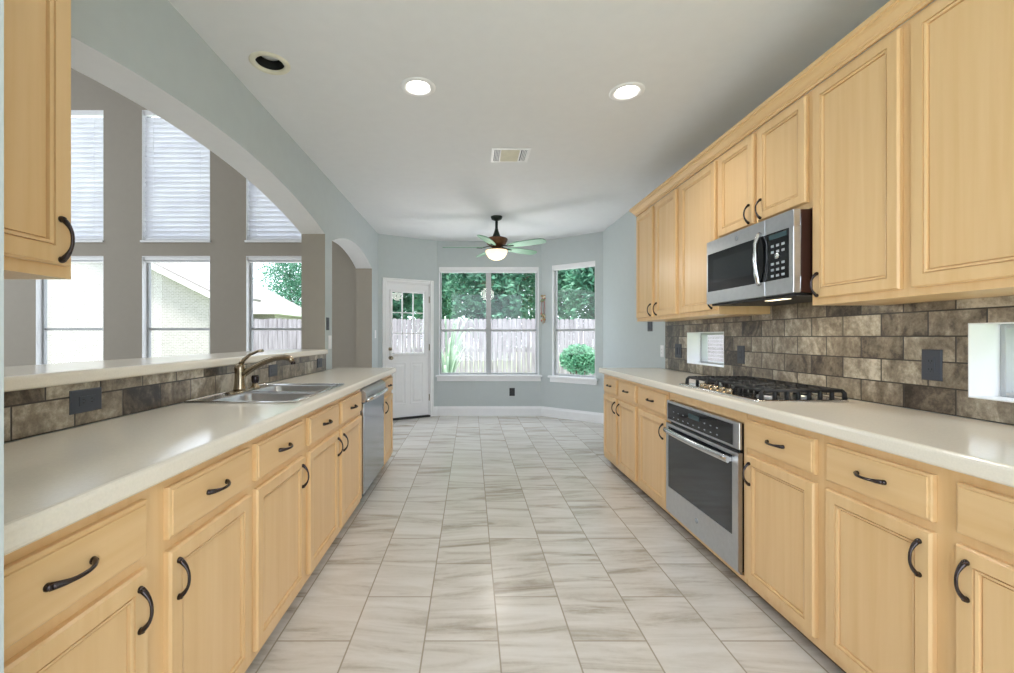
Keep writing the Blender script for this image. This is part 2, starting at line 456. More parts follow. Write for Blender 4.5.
# slate tile on the right wall, with the openings cut, and daylight on their tiled reveals painted as white linings
def tile_right():
    ys = sorted({0.70, 4.26} | {v for s in SW for v in s[:2]}); zs = sorted({CT, 1.44} | {v for s in SW for v in s[2:]})
    mb = MB(); x = XR - 0.01
    for i in range(len(ys) - 1):
        for j in range(len(zs) - 1):
            cy, cz = (ys[i] + ys[i + 1]) / 2, (zs[j] + zs[j + 1]) / 2
            if any(s[1] < cy < s[0] and s[2] < cz < s[3] for s in SW): continue
            mb.box(x, XR, ys[i], ys[i + 1], zs[j], zs[j + 1])
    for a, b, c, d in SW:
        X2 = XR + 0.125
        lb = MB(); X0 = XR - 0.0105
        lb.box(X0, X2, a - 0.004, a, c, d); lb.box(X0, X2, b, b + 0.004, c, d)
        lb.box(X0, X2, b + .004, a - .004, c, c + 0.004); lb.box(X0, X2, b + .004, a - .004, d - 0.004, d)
        struct(lb.build('trim_daylit_lining', 'white'))
    return struct(mb.build('trim_backsplash_right', 'tile'))
tile_right()
struct(MB().box(XL, XL + 0.01, 0.60, 4.10, CT, BAR).build('trim_backsplash_left', 'tile'))

# baseboards (profiled)
def baseboard(name, p0, p1):
    d = Vector((p1[0] - p0[0], p1[1] - p0[1])); L = d.length
    prof = [(0, 0), (-0.016, 0), (-0.016, 0.115), (-0.010, 0.135), (-0.008, 0.15), (0, 0.15)]
    mb = MB().rings([[(x, y, z) for y, z in prof] for x in (0, L)], smooth=False)
    o = mb.build(name, 'white'); o.location = (p0[0], p0[1], 0); o.rotation_euler = (0, 0, math.atan2(d.y, d.x))
    return struct(o)
baseboard('baseboard_back', DW1, RW0)
baseboard('baseboard_back_right', RW0, RW1)
baseboard('baseboard_right', (XR, 6.3), (XR, 4.38))
dd = Vector((DW1[0] - DW0[0], DW1[1] - DW0[1])) / Ldw
def onw(t): return (DW0[0] + dd.x * t, DW0[1] + dd.y * t)
baseboard('baseboard_back_door', onw(DH[1] + 0.062), DW1)
baseboard('baseboard_left', (XL, 6.045), DW0)

# ------------------------------------------------------------------ windows
def window(name, p0, p1, h, rec, cols=1, rail=None, sill=True, fr=0.035, lining=True, apron=True):
    d = Vector((p1[0] - p0[0], p1[1] - p0[1]))
    r = struct(empty(name, (p0[0], p0[1], 0), math.atan2(d.y, d.x)))
    x0, x1, z0, z1 = h
    if lining:
        mb = MB(); t = 0.006
        mb.box(x0, x0 + t, 0.0, rec, z0, z1); mb.box(x1 - t, x1, 0.0, rec, z0, z1); mb.box(x0, x1, 0.0, rec, z1 - t, z1); mb.box(x0, x1, 0.0, rec, z0, z0 + t)
        mb.build('window_lining', 'white', r)
    mb = MB(); y0, y1 = rec - 0.035, rec + 0.02
    mb.box(x0, x0 + fr, y0, y1, z0, z1); mb.box(x1 - fr, x1, y0, y1, z0, z1)
    mb.box(x0 + fr, x1 - fr, y0, y1, z1 - fr, z1); mb.box(x0 + fr, x1 - fr, y0, y1, z0, z0 + fr)
    w = (x1 - x0) / cols
    for c in range(1, cols): mb.box(x0 + c * w - 0.04, x0 + c * w + 0.04, y0, y1, z0 + fr, z1 - fr)
    f = mb.build('window_frame', 'sash', r, bevel=0.003)
    if rail:
        for c in range(cols):
            MB().box(x0 + c * w + fr, x0 + (c + 1) * w - fr, y0 + 0.012, y1 - 0.006, rail - 0.018, rail + 0.018).build('sash_rail', 'sash', r, bevel=0.003)
    for c in range(cols):
        MB().box(x0 + c * w + fr * 0.8, x0 + (c + 1) * w - fr * 0.8, rec - 0.006, rec - 0.002, z0 + fr * 0.8, z1 - fr * 0.8).build('pane', 'glass', r)
    if sill:
        mb = MB(); sx, sy = (0.05, -0.055) if apron else (0.012, -0.03)
        mb.box(x0 - sx, x1 + sx, sy, rec - 0.03, z0 - 0.022, z0 + 0.008); 
        if apron: mb.box(x0 - 0.03, x1 + 0.03, -0.02, 0, z0 - 0.09, z0 - 0.022)
        mb.build('window_sill', 'white', r, bevel=0.006)
    return r
window('window_1', DW1, RW0, BW, 0.10, 2, 1.345)
window('window_2', RW0, RW1, RWH, 0.10, 1, 1.345)
k = 3
for a, b in GW:
    window('window_%d' % k, (gx0, YG), (XL, YG), (a - gx0, b - gx0, 0.55, 2.418), 0.12, 1, 1.356, apron=False); k += 1
    window('window_%d' % k, (gx0, YG), (XL, YG), (a - gx0, b - gx0, 2.636, 4.54), 0.12, 1, None, apron=False); k += 1
for a, b, c, d in SW:
    r = window('window_%d' % k, (XR, YR0), (XR, YR1), (YR0 - a + 0.004, YR0 - b - 0.004, c + 0.004, d - 0.004), 0.14, 1, None, False, 0.018, False); k += 1

# blinds
def blind(name, label, p0, p1, x0, x1, ztop, zbot, yoff, group=None, raised=False, drop=0.0):
    d = Vector((p1[0] - p0[0], p1[1] - p0[1])); ux, uy = d.x / d.length, d.y / d.length
    cx = (x0 + x1) / 2
    loc = (p0[0] + ux * cx - uy * yoff, p0[1] + uy * cx + ux * yoff, zbot)
    t = thing(name, label, 'blind', loc, math.atan2(d.y, d.x), group)
    w = (x1 - x0) / 2 - 0.008
    MB().box(-w, w, -0.028, 0.028, ztop - zbot - 0.06, ztop - zbot - 0.003).build('headrail', 'white', t, bevel=0.004)
    mb = MB(); step = 0.006 if raised else 0.072
    z = 0.022; H = ztop - zbot - 0.065
    a = 0.0 if raised else math.radians(-48)
    while z < H:
        hw = 0.025 if raised else 0.041; dy, dz = hw * math.cos(a), hw * math.sin(a)
        mb.add([(-w + .01, -dy, z - dz), (w - .01, -dy, z - dz), (w - .01, dy, z + dz), (-w + .01, dy, z + dz),
                (-w + .01, -dy, z - dz + .003), (w - .01, -dy, z - dz + .003), (w - .01, dy, z + dz + .003), (-w + .01, dy, z + dz + .003)],
               [(0, 3, 2, 1), (4, 5, 6, 7), (0, 1, 5, 4), (1, 2, 6, 5), (2, 3, 7, 6), (3, 0, 4, 7)])
        z += step
    mb.build('slats', 'slat', t)
    MB().box(-w + .01, w - .01, -0.026, 0.026, 0, 0.018).build('bottom_rail', 'white', t, bevel=0.003)
    if not raised:
        cb = MB()
        for x in (-w * 0.7, w * 0.7): cb.tube([(x, -0.03, 0.01), (x, -0.03, ztop - zbot - 0.03)], 0.0015, 5)
        cb.build('ladder_cord', 'white', t)
    return t
blind('window_blind', 'white blind raised into a slim stack across the double window', DW1, RW0, BW[0], BW[1], BW[3], BW[3] - 0.085, 0.035, raised=True)
blind('window_blind', 'white blind raised at the top of the narrow corner window', RW0, RW1, RWH[0], RWH[1], RWH[3], RWH[3] - 0.075, 0.035, raised=True)
GL = ['beside the hanging maple cabinet', 'in the middle bay of three', 'nearest the pass-through jamb']
for (a, b), s in zip(GW, GL):
    blind('window_blind', 'lowered white slatted blind, upper living room window ' + s, (gx0, YG), (XL, YG), a - gx0, b - gx0, 4.54, 2.66, 0.05, 'lowered living room blinds')
for (a, b), s in zip(GW, GL):
    blind('window_blind', 'raised white blind, lower living room window ' + s, (gx0, YG), (XL, YG), a - gx0, b - gx0, 2.418, 2.33, 0.05, 'raised living room blinds', raised=True)

# ------------------------------------------------------------------ back door
def back_door():
    r = struct(empty('door_1', (DW0[0], DW0[1], 0), math.atan2(dd.y, dd.x)))
    x0, x1, _, z1 = DH
    mb = MB(); t = 0.058
    for (a, b, c, d) in ((x0 - t, x0 + .004, 0, z1 + t), (x1 - .004, x1 + t, 0, z1 + t), (x0 + .004, x1 - .004, z1 - .004, z1 + t)):
        mb.panel(a, b, c, d, [(0, 0), (0, -0.012), (0.008, -0.02), (0.02, -0.02), (0.026, -0.016)])
    mb.build('door_casing', 'white', r)
    mb = MB(); mb.box(x0, x0 + .014, 0, .13, 0, z1); mb.box(x1 - .014, x1, 0, .13, 0, z1); mb.box(x0, x1, 0, .13, z1 - .014, z1)
    mb.build('door_jamb', 'white', r)
    a, b = x0 + 0.018, x1 - 0.018; W = b - a
    lx0, lx1, lz0, lz1 = a + 0.075, b - 0.075, 0.985, 1.92
    leaf = wall_panel('door_leaf', (0, 0), (W, 0), 0.03, z1 - 0.02, 0.044, [(lx0 - a, lx1 - a, lz0, lz1)], 'white', r)
    leaf.location = (a, 0.012, 0)
    # lite frame, muntins and raised bottom panels
    mb = MB()
    for (p, q, c, d) in ((lx0 - .03, lx0 + .012, lz0 - .03, lz1 + .03), (lx1 - .012, lx1 + .03, lz0 - .03, lz1 + .03), (lx0 + .012, lx1 - .012, lz1 - .012, lz1 + .03), (lx0 + .012, lx1 - .012, lz0 - .03, lz0 + .012)):
        mb.panel(p, q, c, d, [(0, 0.013), (0, 0.004), (0.006, -0.002), (0.012, -0.002)])
    mb.build('lite_frame', 'white', r)
    mb = MB()
    for i in (1, 2):
        x = lx0 + (lx1 - lx0) * i / 3; mb.box(x - .007, x + .007, .02, .045, lz0, lz1)
        z = lz0 + (lz1 - lz0) * i / 3; mb.box(lx0, lx1, .02, .045, z - .007, z + .007)
    mb.build('muntins', 'white', r)
    MB().box(lx0, lx1, .032, .036, lz0, lz1).build('pane', 'glass', r)
    mid = (a + b) / 2
    for (p, q) in ((a + .085, mid - .035), (mid + .035, b - .085)):
        MB().panel(p, q, 0.22, 0.86, [(0, 0.013), (0, 0.008), (0.014, 0.006), (0.02, 0.011), (0.04, 0.011), (0.06, 0.004)]).build('raised_panel', 'white', r)
    MB().box(x0, x1, -0.02, 0.13, 0, 0.026).build('threshold', 'blackm', r, bevel=0.004)
    kx = a + 0.055
    MB().lathe([(0.028, 0), (0.028, .006), (0.011, .012), (0.011, .035), (0.024, .045), (0.029, .058), (0.022, .07), (0, .072)], 20, (kx, 0.012, 0.93), 'y').build('door_knob', 'nickel', r)
    MB().lathe([(0.028, 0), (0.026, .012), (0.016, .018), (0.016, .026), (0, .027)], 20, (kx, 0.012, 1.06), 'y').build('deadbolt', 'nickel', r)
    for z in (0.3, 1.08, 1.82):
        h = MB(); h.tube([(b + .008, 0.006, z - .05), (b + .008, 0.006, z + .05)], 0.008, 8); h.build('hinge', 'nickel', r)
back_door()

# ------------------------------------------------------------------ cabinets
DOOR = [(0, 0), (0, -0.013), (0.005, -0.02), (0.043, -0.02), (0.0435, -0.013), (0.0462, -0.013), (0.0470, -0.0185), (0.0540, -0.0165), (0.0550, -0.0075), (0.0580, -0.0075), (0.059, -0.0115)]
DRAW = [(0, 0), (0, -0.013), (0.003, -0.0155), (0.009, -0.016), (0.0105, -0.02)]
def pull_mesh():
    mb = MB(); pts = []; rad = []
    n = 16; L = 0.0485
    for i in range(n + 1):
        t = -1 + 2 * i / n
        pts.append((t * L, -0.004 - 0.024 * (1 - abs(t) ** 2.4), 0))
        rad.append(0.0036 + 0.0030 * max(0, abs(t) - 0.45) / 0.55)
    mb.tube(pts, rad, 10, 1.25, (0, 0, 1))
    for s in (-1, 1):
        mb.lathe([(0.008, 0), (0.008, 0.003), (0.005, 0.01), (0, 0.011)], 12, (s * L, 0, 0), 'y')
    return mb
PULL_H = None
def pull(parent, x, y, z, vertical):
    global PULL_H
    if PULL_H is None:
        o = pull_mesh().build('handle', 'bronze'); PULL_H = o.data
    else:
        o = bpy.data.objects.new('handle', PULL_H); COL.objects.link(o)
    o.parent = parent; o.location = (x, y, z); o.rotation_euler = (0, PI / 2 if vertical else 0, 0)
    return o
def front(root, kind, x0, x1, z0, z1, handle):
    o = MB().panel(0, x1 - x0, 0, z1 - z0, DOOR if kind == 'door' else DRAW).build(kind, 'wood' if kind == 'door' else 'woodh', root)
    o.location = (x0, 0, z0)
    w, h = x1 - x0, z1 - z0
    if handle == 'mid': pull(o, w / 2, -0.02, h / 2, False)
    elif handle:
        side, vert = handle
        pull(o, 0.03 if side == 'l' else w - 0.03, -0.02, h - 0.085 if vert == 't' else 0.06, True)
    return o
def frame_body(W, D, z0, z1, opens, ft=0.02, top=None):
    """carcass with a face frame whose openings are recessed behind the doors"""
    mb = MB()
    mb.box(0, W, ft, D, z0, top or z1)
    if top: mb.box(0, .016, ft, D, top, z1); mb.box(W - .016, W, ft, D, top, z1)
    xs = sorted({0, W} | {v for o in opens for v in o[:2]}); zs = sorted({z0, z1} | {v for o in opens for v in o[2:]})
    for i in range(len(xs) - 1):
        for j in range(len(zs) - 1):
            cx, cz = (xs[i] + xs[i + 1]) / 2, (zs[j] + zs[j + 1]) / 2
            if any(o[0] < cx < o[1] and o[2] < cz < o[3] for o in opens): continue
            mb.box(xs[i], xs[i + 1], 0, ft + 0.001, zs[j], zs[j + 1])
    return mb
def base_cabinet(label, loc, rz, W, fronts, D=0.56, group=None, kick=True, top=None):
    t = thing('base_cabinet', label, 'cabinet', loc, rz, group)
    opens = []
    for a, b, s in fronts: opens += [(a + .012, b - .012, .715 + .012, .85 - .012), (a + .012, b - .012, .095 + .012, .685 - .012)]
    frame_body(W, D, 0.06, 0.882, opens, top=top).build('body', 'wood', t)
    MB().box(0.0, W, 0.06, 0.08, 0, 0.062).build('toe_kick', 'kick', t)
    for a, b, s in fronts:
        front(t, 'drawer', a, b, 0.715, 0.85, 'mid')
        front(t, 'door', a, b, 0.095, 0.685, (s, 't'))
    return t
FL, FR = -0.795, 1.32
RZL, RZR = PI / 2, -PI / 2
base_cabinet('left run maple cabinet nearest the camera with two drawers over two doors', (FL, 0.61, 0), RZL, 0.967, [(.035, .45, 'r'), (.527, .943, 'l')])
base_cabinet('left run single door maple cabinet just before the sink', (FL, 1.577, 0), RZL, 0.511, [(.024, .477, 'r')], top=.70)
sk = base_cabinet('maple double door cabinet below the sink beside the dishwasher', (FL, 2.088, 0), RZL, 1.072, [(.034, .505, 'r'), (.555, 1.04, 'l')], top=.70)
base_cabinet('narrow maple cabinet past the dishwasher at the end of left counter', (FL, 3.925, 0), RZL, 0.475, [(.03, .445, 'l')])
base_cabinet('far end maple base cabinet with two narrow doors on the right run', (FR, 4.36, 0), RZR, 0.91, [(.043, .415, 'r'), (.47, .872, 'l')])
base_cabinet('maple base cabinet on the far side of the wall oven', (FR, 3.45, 0), RZR, 0.515, [(.033, .50, 'r')])
base_cabinet('maple single door base cabinet just right of the oven', (FR, 2.10, 0), RZR, 0.455, [(.015, .427, 'l')])
base_cabinet('right run maple double cabinet nearest the camera', (FR, 1.645, 0), RZR, 0.905, [(.027, .399, 'r'), (.461, .845, 'l')])

def upper_cabinet(label, loc, rz, W, fronts, z0, z1, D=0.32, dz0=None, hv='b'):
    t = thing('wall_cabinet', label, 'cabinet', (loc[0], loc[1], z0), rz)
    H = z1 - z0; d0 = 0.029 if dz0 is None else dz0
    opens = [(a + .012, b - .012, d0 + .012, H - .015 - .012) for a, b, s in fronts]
    frame_body(W, D, 0, H, opens).build('body', 'wood', t)
    for a, b, s in fronts: front(t, 'door', a, b, d0, H - .015, (s, hv) if s else None)
    return t
UX = 1.56
upper_cabinet('far end maple wall cabinet with two narrow doors', (UX, 4.13, 0), RZR, 0.85, [(.023, .386, 'r'), (.447, .818, 'l')], 1.384, 2.37)
upper_cabinet('single door maple wall cabinet on the far side of the microwave', (UX, 3.28, 0), RZR, 0.515, [(.032, .496, 'r')], 1.384, 2.37)
upper_cabinet('short two door maple wall cabinet above the microwave', (UX, 2.765, 0), RZR, 0.755, [(.022, .357, 'r'), (.396, .735, 'l')], 1.832, 2.37)
upper_cabinet('single door maple wall cabinet just right of the microwave', (UX, 2.01, 0), RZR, 0.443, [(.023, .423, 'l')], 1.384, 2.37)
upper_cabinet('large maple wall cabinet at the upper right nearest the camera', (UX, 1.567, 0), RZR, 0.867, [(.022, .42, 'r'), (.45, .85, 'l')], 1.384, 2.37)
upper_cabinet('maple wall cabinet hanging alone at upper left by the pass-through', (-1.0, 0.61, 0), RZL, 0.49, [(.03, .472, 'r')], 1.384, 2.43, D=0.35)

# crown along the right uppers
def crown():
    prof = [(0.0, 0.0), (-0.010, 0.0), (-0.010, 0.012), (-0.016, 0.014), (-0.016, 0.022), (-0.022, 0.026), (-0.034, 0.044), (-0.044, 0.05), (-0.044, 0.058), (-0.052, 0.06), (-0.052, 0.078), (0.0, 0.078)]
    t = MB()
    r1 = [(UX - 0.004 + x, 0.70, 2.37 + z) for x, z in prof]
    r2 = [(UX - 0.004 + x, 4.13 - x, 2.37 + z) for x, z in prof]
    r3 = [(1.88, 4.13 - x, 2.37 + z) for x, z in prof]
    t.rings([r1, r2, r3], smooth=False)
    o = t.build('crown_moulding', 'woodl')
    tag(o, 'maple crown moulding running along the tops of the right wall cabinets', 'moulding')
crown()

# ------------------------------------------------------------------ counters, bar ledge
SKX0, SKX1, SKY0, SKY1 = -1.325, -0.81, 2.035, 2.80
def slab(name, label, cat, x0, x1, y0, y1, z0, z1, hole=None, bev=0.012):
    xs = [x0, x1] if not hole else [x0, hole[0], hole[1], x1]; ys = [y0, y1] if not hole else [y0, hole[2], hole[3], y1]
    mb = MB(); n, m = len(xs) - 1, len(ys) - 1
    sol = lambda i, j: 0 <= i < n and 0 <= j < m and not (hole and i == 1 and j == 1)
    for i in range(n):
        for j in range(m):
            if not sol(i, j): continue
            a, b, c, d = xs[i], xs[i + 1], ys[j], ys[j + 1]
            for z in (z0, z1): mb.add([(a, c, z), (b, c, z), (b, d, z), (a, d, z)], [(0, 1, 2, 3)])
            for (ni, nj, p, q) in ((i - 1, j, (a, c), (a, d)), (i + 1, j, (b, c), (b, d)), (i, j - 1, (a, c), (b, c)), (i, j + 1, (a, d), (b, d))):
                if not sol(ni, nj): mb.add([(p[0], p[1], z0), (q[0], q[1], z0), (q[0], q[1], z1), (p[0], p[1], z1)], [(0, 1, 2, 3)])
    o = mb.build(name, 'counter', weld=True, bevel=bev, seg=3)
    return tag(o, label, cat)
slab('countertop', 'long cream countertop holding the sink on the left', 'countertop', XL + 0.011, -0.752, 0.605, 4.42, 0.883, CT, (SKX0 + .03, SKX1 - .02, SKY0 + .02, SKY1 - .02))
slab('countertop', 'long cream countertop holding the gas cooktop on the right', 'countertop', 1.275, XR - 0.011, 0.70, 4.40, 0.883, CT, (1.40, 1.72, 2.2, 2.7))
slab('bar_ledge', 'raised cream bar ledge across the pass-through', 'ledge', -1.80, XL + 0.03, 1.203, 4.098, BAR + 0.001, BAR + 0.046)

# ------------------------------------------------------------------ sink and faucet
def rrect(x0, x1, y0, y1, r, z, n=5):
    pts = []
    for cx, cy, a0 in ((x1 - r, y1 - r, 0), (x0 + r, y1 - r, PI / 2), (x0 + r, y0 + r, PI), (x1 - r, y0 + r, 3 * PI / 2)):
        for i in range(n + 1):
            a = a0 + PI / 2 * i / n; pts.append((cx + r * math.cos(a), cy + r * math.sin(a), z))
    return pts
def sink():
    cx, cy = (SKX0 + SKX1) / 2, (SKY0 + SKY1) / 2
    t = thing('kitchen_sink', 'stainless double bowl sink set in the left countertop', 'sink', (cx, cy, CT))
    w, d = (SKX1 - SKX0) / 2, (SKY1 - SKY0) / 2
    # deck plate with two bowl openings
    bx0, bx1 = -w + 0.10, w - 0.035
    b1 = (bx0, bx1, -d + 0.03, -0.018); b2 = (bx0, bx1, 0.018, d - 0.03)
    xs = [-w, bx0, bx1, w]; ys = [-d, b1[2], b1[3], b2[2], b2[3], d]
    mb = MB()
    for i in range(3):
        for j in range(5):
            if i == 1 and j in (1, 3): continue
            mb.box(xs[i], xs[i + 1], ys[j], ys[j + 1], 0.0005, 0.005)
    mb.tube([(-w, -d, .006), (w, -d, .006), (w, d, .006), (-w, d, .006), (-w, -d, .006)], 0.0052, 6)
    mb.build('rim', 'steel_b', t)
    for b in (b1, b2):
        rs = []
        for ins, z, r in ((-0.004, 0.004, 0.03), (0.0, 0.004, 0.035), (0.004, -0.004, 0.04), (0.012, -0.12, 0.05), (0.03, -0.165, 0.05), (0.07, -0.175, 0.04), (0.11, -0.178, 0.03)):
            rs.append(rrect(b[0] + ins, b[1] - ins, b[2] + ins, b[3] - ins, r, z))
        bw = MB(); bw.rings(rs, cap0=False); bo = bw.build('bowl', 'steel', t)
        md = bo.modifiers.new('shell', 'SOLIDIFY'); md.thickness = 0.0015
        MB().lathe([(0.042, -0.176), (0.042, -0.172), (0.03, -0.174), (0.012, -0.176), (0, -0.176)], 20, ((b[0] + b[1]) / 2, (b[2] + b[3]) / 2, 0)).build('drain', 'steel_b', t)
sink()
def faucet():
    t = thing('kitchen_faucet', 'warm nickel faucet with raised lever behind the sink', 'faucet', (-1.27, 2.42, CT + 0.005))
    MB().rings([rrect(-.028, .028, -.12, .12, .026, 0), rrect(-.028, .028, -.12, .12, .026, .006), rrect(-.022, .022, -.11, .11, .021, .011)]).build('base_plate', 'nickel', t)
    MB().lathe([(0.036, .009), (0.033, .02), (0.028, .06), (0.027, .10), (0.029, .125), (0.027, .145), (0.015, .158), (0, .16)], 24).build('body', 'nickel', t)
    pts = [(0.0, 0, .085), (.03, 0, .105), (.08, -.005, .135), (.14, -.01, .165), (.20, -.015, .185), (.25, -.02, .19), (.285, -.022, .183), (.30, -.023, .165)]
    MB().tube(pts, [.019, .019, .0175, .0165, .016, .0165, .017, .0145], 12).build('spout', 'nickel', t)
    MB().tube([(.30, -.023, .168), (.302, -.023, .152)], .0125, 12).build('aerator', 'bronze', t)
    MB().tube([(-.004, 0, .145), (.02, 0, .175), (.055, 0, .205), (.095, 0, .222), (.125, 0, .226)], [.02, .017, .013, .012, .014], 10, 0.65).build('lever', 'nickel', t)
    s = thing('sink_sprayer', 'short dark and nickel side sprayer beside the faucet', 'sprayer', (-1.275, 2.60, CT + 0.005))
    MB().lathe([(0.027, 0), (0.027, .008), (0.018, .016), (0.017, .03)], 18).build('base', 'nickel', s)
    MB().lathe([(0.016, .03), (0.021, .04), (0.022, .066), (0.017, .075), (0, .076)], 18).build('spray_head', 'bronze', s)
faucet()

# ------------------------------------------------------------------ dishwasher
def dishwasher():
    t = thing('dishwasher', 'stainless dishwasher between the sink cabinet and the end cabinet', 'dishwasher', (-0.79, 3.168, 0), RZL)
    W = 0.75
    MB().box(0.004, W - 0.004, 0.012, 0.55, 0.07, 0.868).build('body', 'blackm', t)
    dp = MB(); dp.box(0.012, W - 0.012, -0.018, 0.012, 0.10, 0.76); d = dp.build('door', 'steel_dw', t, bevel=0.006)
    cp = MB().rings([[(x, y, z) for y, z in ((0.012, 0.765), (-0.018, 0.765), (-0.034, 0.79), (-0.03, 0.835), (0.0, 0.862), (0.012, 0.862))] for x in (0.012, W - 0.012)], smooth=False)
    cp.build('control_panel', 'steel', t)
    h = MB(); h.tube([(0.05, -0.02, 0.775), (0.06, -0.05, 0.785), (0.14, -0.066, 0.79), (W / 2, -0.072, 0.79), (W - 0.14, -0.066, 0.79), (W - 0.06, -0.05, 0.785), (W - 0.05, -0.02, 0.775)], 0.013, 10, 1.3)
    h.build('handle', 'steel_b', t)
    MB().box(0.012, W - 0.012, 0.05, 0.07, 0.0, 0.075).build('toe_kick', 'blackm', t)
dishwasher()

# ------------------------------------------------------------------ wall oven under the cooktop
def badge(parent, x, y, z, r):
    mb = MB(); mb.lathe([(r, 0), (r, .0025), (r * .8, .003), (0, .003)], 24, (x, y, z), 'y')
    pts = [(x + math.cos(a) * r * .5, y - .0035, z + math.sin(2 * a) * r * .3) for a in [2 * PI * i / 24 for i in range(25)]]
    mb.tube(pts, r * .08, 5, cap=False)
    return mb.build('emblem', 'key', parent)
def oven():
    t = thing('oven_cabinet', 'maple cabinet housing framing the built-in oven', 'cabinet', (FR, 2.925, 0), RZR)
    W = 0.82
    frame_body(W, 0.56, 0.06, 0.882, [(0.02, W - 0.02, 0.085, 0.83)]).build('body', 'wood', t)
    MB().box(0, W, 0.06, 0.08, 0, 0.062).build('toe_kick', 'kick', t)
    o = thing('wall_oven', 'stainless built-in oven with dark glass door below the cooktop', 'oven', (1.318, 2.923, 0), RZR)
    w = 0.789
    MB().box(0.025, w - 0.02, 0.0, 0.018, 0.087, 0.815).build('body', 'blackm', o)
    cp = MB().box(0.0, w, -0.018, -0.001, 0.69, 0.823).build('control_panel', 'steel', o, bevel=0.004)
    MB().box(0.022, w - 0.05, -0.021, -0.018, 0.704, 0.808).build('panel_glass', 'black', cp, bevel=0.001)
    MB().box(0.30, 0.42, -0.0225, -0.021, 0.758, 0.785).build('display', 'screen', cp)
    for i in range(9):
        for j in range(2):
            x = 0.10 + i * 0.062
            if j == 1 and 0.27 < x < 0.45: continue
            MB().box(x, x + 0.014, -0.0218, -0.021, 0.722 + j * 0.036, 0.727 + j * 0.036).build('button', 'key', cp)
    d = MB()
    d.box(0.0, w, -0.022, -0.001, 0.10, 0.26)
    d.box(0.0, 0.03, -0.022, -0.001, 0.26, 0.655); d.box(w - 0.05, w, -0.022, -0.001, 0.26, 0.655); d.box(0.0, w, -0.022, -0.001, 0.655, 0.675)
    dr = d.build('door', 'steel', o, weld=True)
    MB().box(0.03, w - 0.05, -0.0205, -0.003, 0.26, 0.655).build('door_glass', 'ovenglass', dr)
    h = MB(); h.tube([(0.03 + (w - 0.08) * i / 14, -0.044 - 0.014 * math.sin(PI * i / 14), 0.632) for i in range(15)], 0.0105, 12, 1.7)
    for x in (0.045, w - 0.065): h.box(x - .012, x + .012, -0.044, -0.02, 0.622, 0.642)
    h.build('handle', 'steel_b', dr)
    badge(dr, w / 2, -0.022, 0.185, 0.016)
    MB().box(0.0, w, -0.012, -0.001, 0.087, 0.097).build('bottom_trim', 'steel', o)
oven()

# ------------------------------------------------------------------ microwave
def microwave():
    t = thing('microwave', 'stainless over-the-range microwave hanging above the cooktop', 'microwave', (1.51, 2.757, 1.432), RZR)
    W, H = 0.742, 0.396
    MB().box(0.003, W - 0.003, 0.0, 0.37, 0.012, H).build('body', 'darkbrown', t, bevel=0.004)
    d = MB(); fr = 0.545
    d.box(0, fr, -0.033, 0, 0.012, 0.085); d.box(0, fr, -0.033, 0, 0.318, H); d.box(0, 0.012, -0.033, 0, 0.085, 0.318)
    do = d.build('door', 'steel', t, weld=True, bevel=0.002)
    MB().box(0.012, fr - 0.002, -0.0325, -0.004, 0.085, 0.318).build('door_glass', 'black', do)
    MB().box(0.07, fr - 0.10, -0.0332, -0.0325, 0.135, 0.275).build('window_mesh', 'ovenglass', do)
    h = MB(); h.tube([(fr - 0.035, -0.034, 0.075), (fr - 0.035, -0.044, 0.085), (fr - 0.035, -0.056, 0.13), (fr - 0.035, -0.06, 0.205), (fr - 0.035, -0.056, 0.28), (fr - 0.035, -0.044, 0.325), (fr - 0.035, -0.034, 0.335)], 0.0115, 12)
    h.build('handle', 'steel_b', do)
    badge(do, 0.31, -0.033, 0.356, 0.013)
    c = MB(); c.box(fr + 0.003, W, -0.033, 0, 0.012, 0.085); c.box(fr + 0.003, W, -0.033, 0, 0.318, H); c.box(W - 0.03, W, -0.033, 0, 0.085, 0.318)
    cp = c.build('control_panel', 'steel', t, weld=True, bevel=0.002)
    MB().box(fr + 0.003, W - 0.03, -0.0325, -0.004, 0.085, 0.318).build('panel_glass', 'black', cp)
    MB().box(fr + 0.03, W - 0.045, -0.0332, -0.0325, 0.285, 0.308).build('display', 'screen', cp)
    for i in range(3):
        for j in range(6):
            if j == 3: continue
            x, z = fr + 0.045 + i * 0.037, 0.10 + j * 0.029
            MB().box(x, x + 0.02, -0.0334, -0.0325, z, z + 0.012).build('button', 'key', cp)
    MB().lathe([(0.016, 0), (0.015, .006), (0, .007)], 18, (fr + 0.09, -0.0325, 0.20), 'y').build('dial', 'steel_b', cp)
    MB().box(0.02, W - 0.02, -0.01, 0.36, 0.0, 0.012).build('bottom_grille', 'blackm', t)
    MB().box(0.42, 0.56, 0.05, 0.09, -0.002, 0.001).build('cooktop_lamp', 'hoodlamp', t)
    ld = bpy.data.lights.new('cooktop_glow', 'AREA'); ld.shape = 'RECTANGLE'; ld.size = 0.2; ld.size_y = 0.06; ld.energy = 1.2; ld.color = (1, 0.86, 0.64)
    lo = bpy.data.objects.new('cooktop_glow', ld); COL.objects.link(lo); lo.parent = t; lo.location = (0.49, 0.07, -0.006)
microwave()

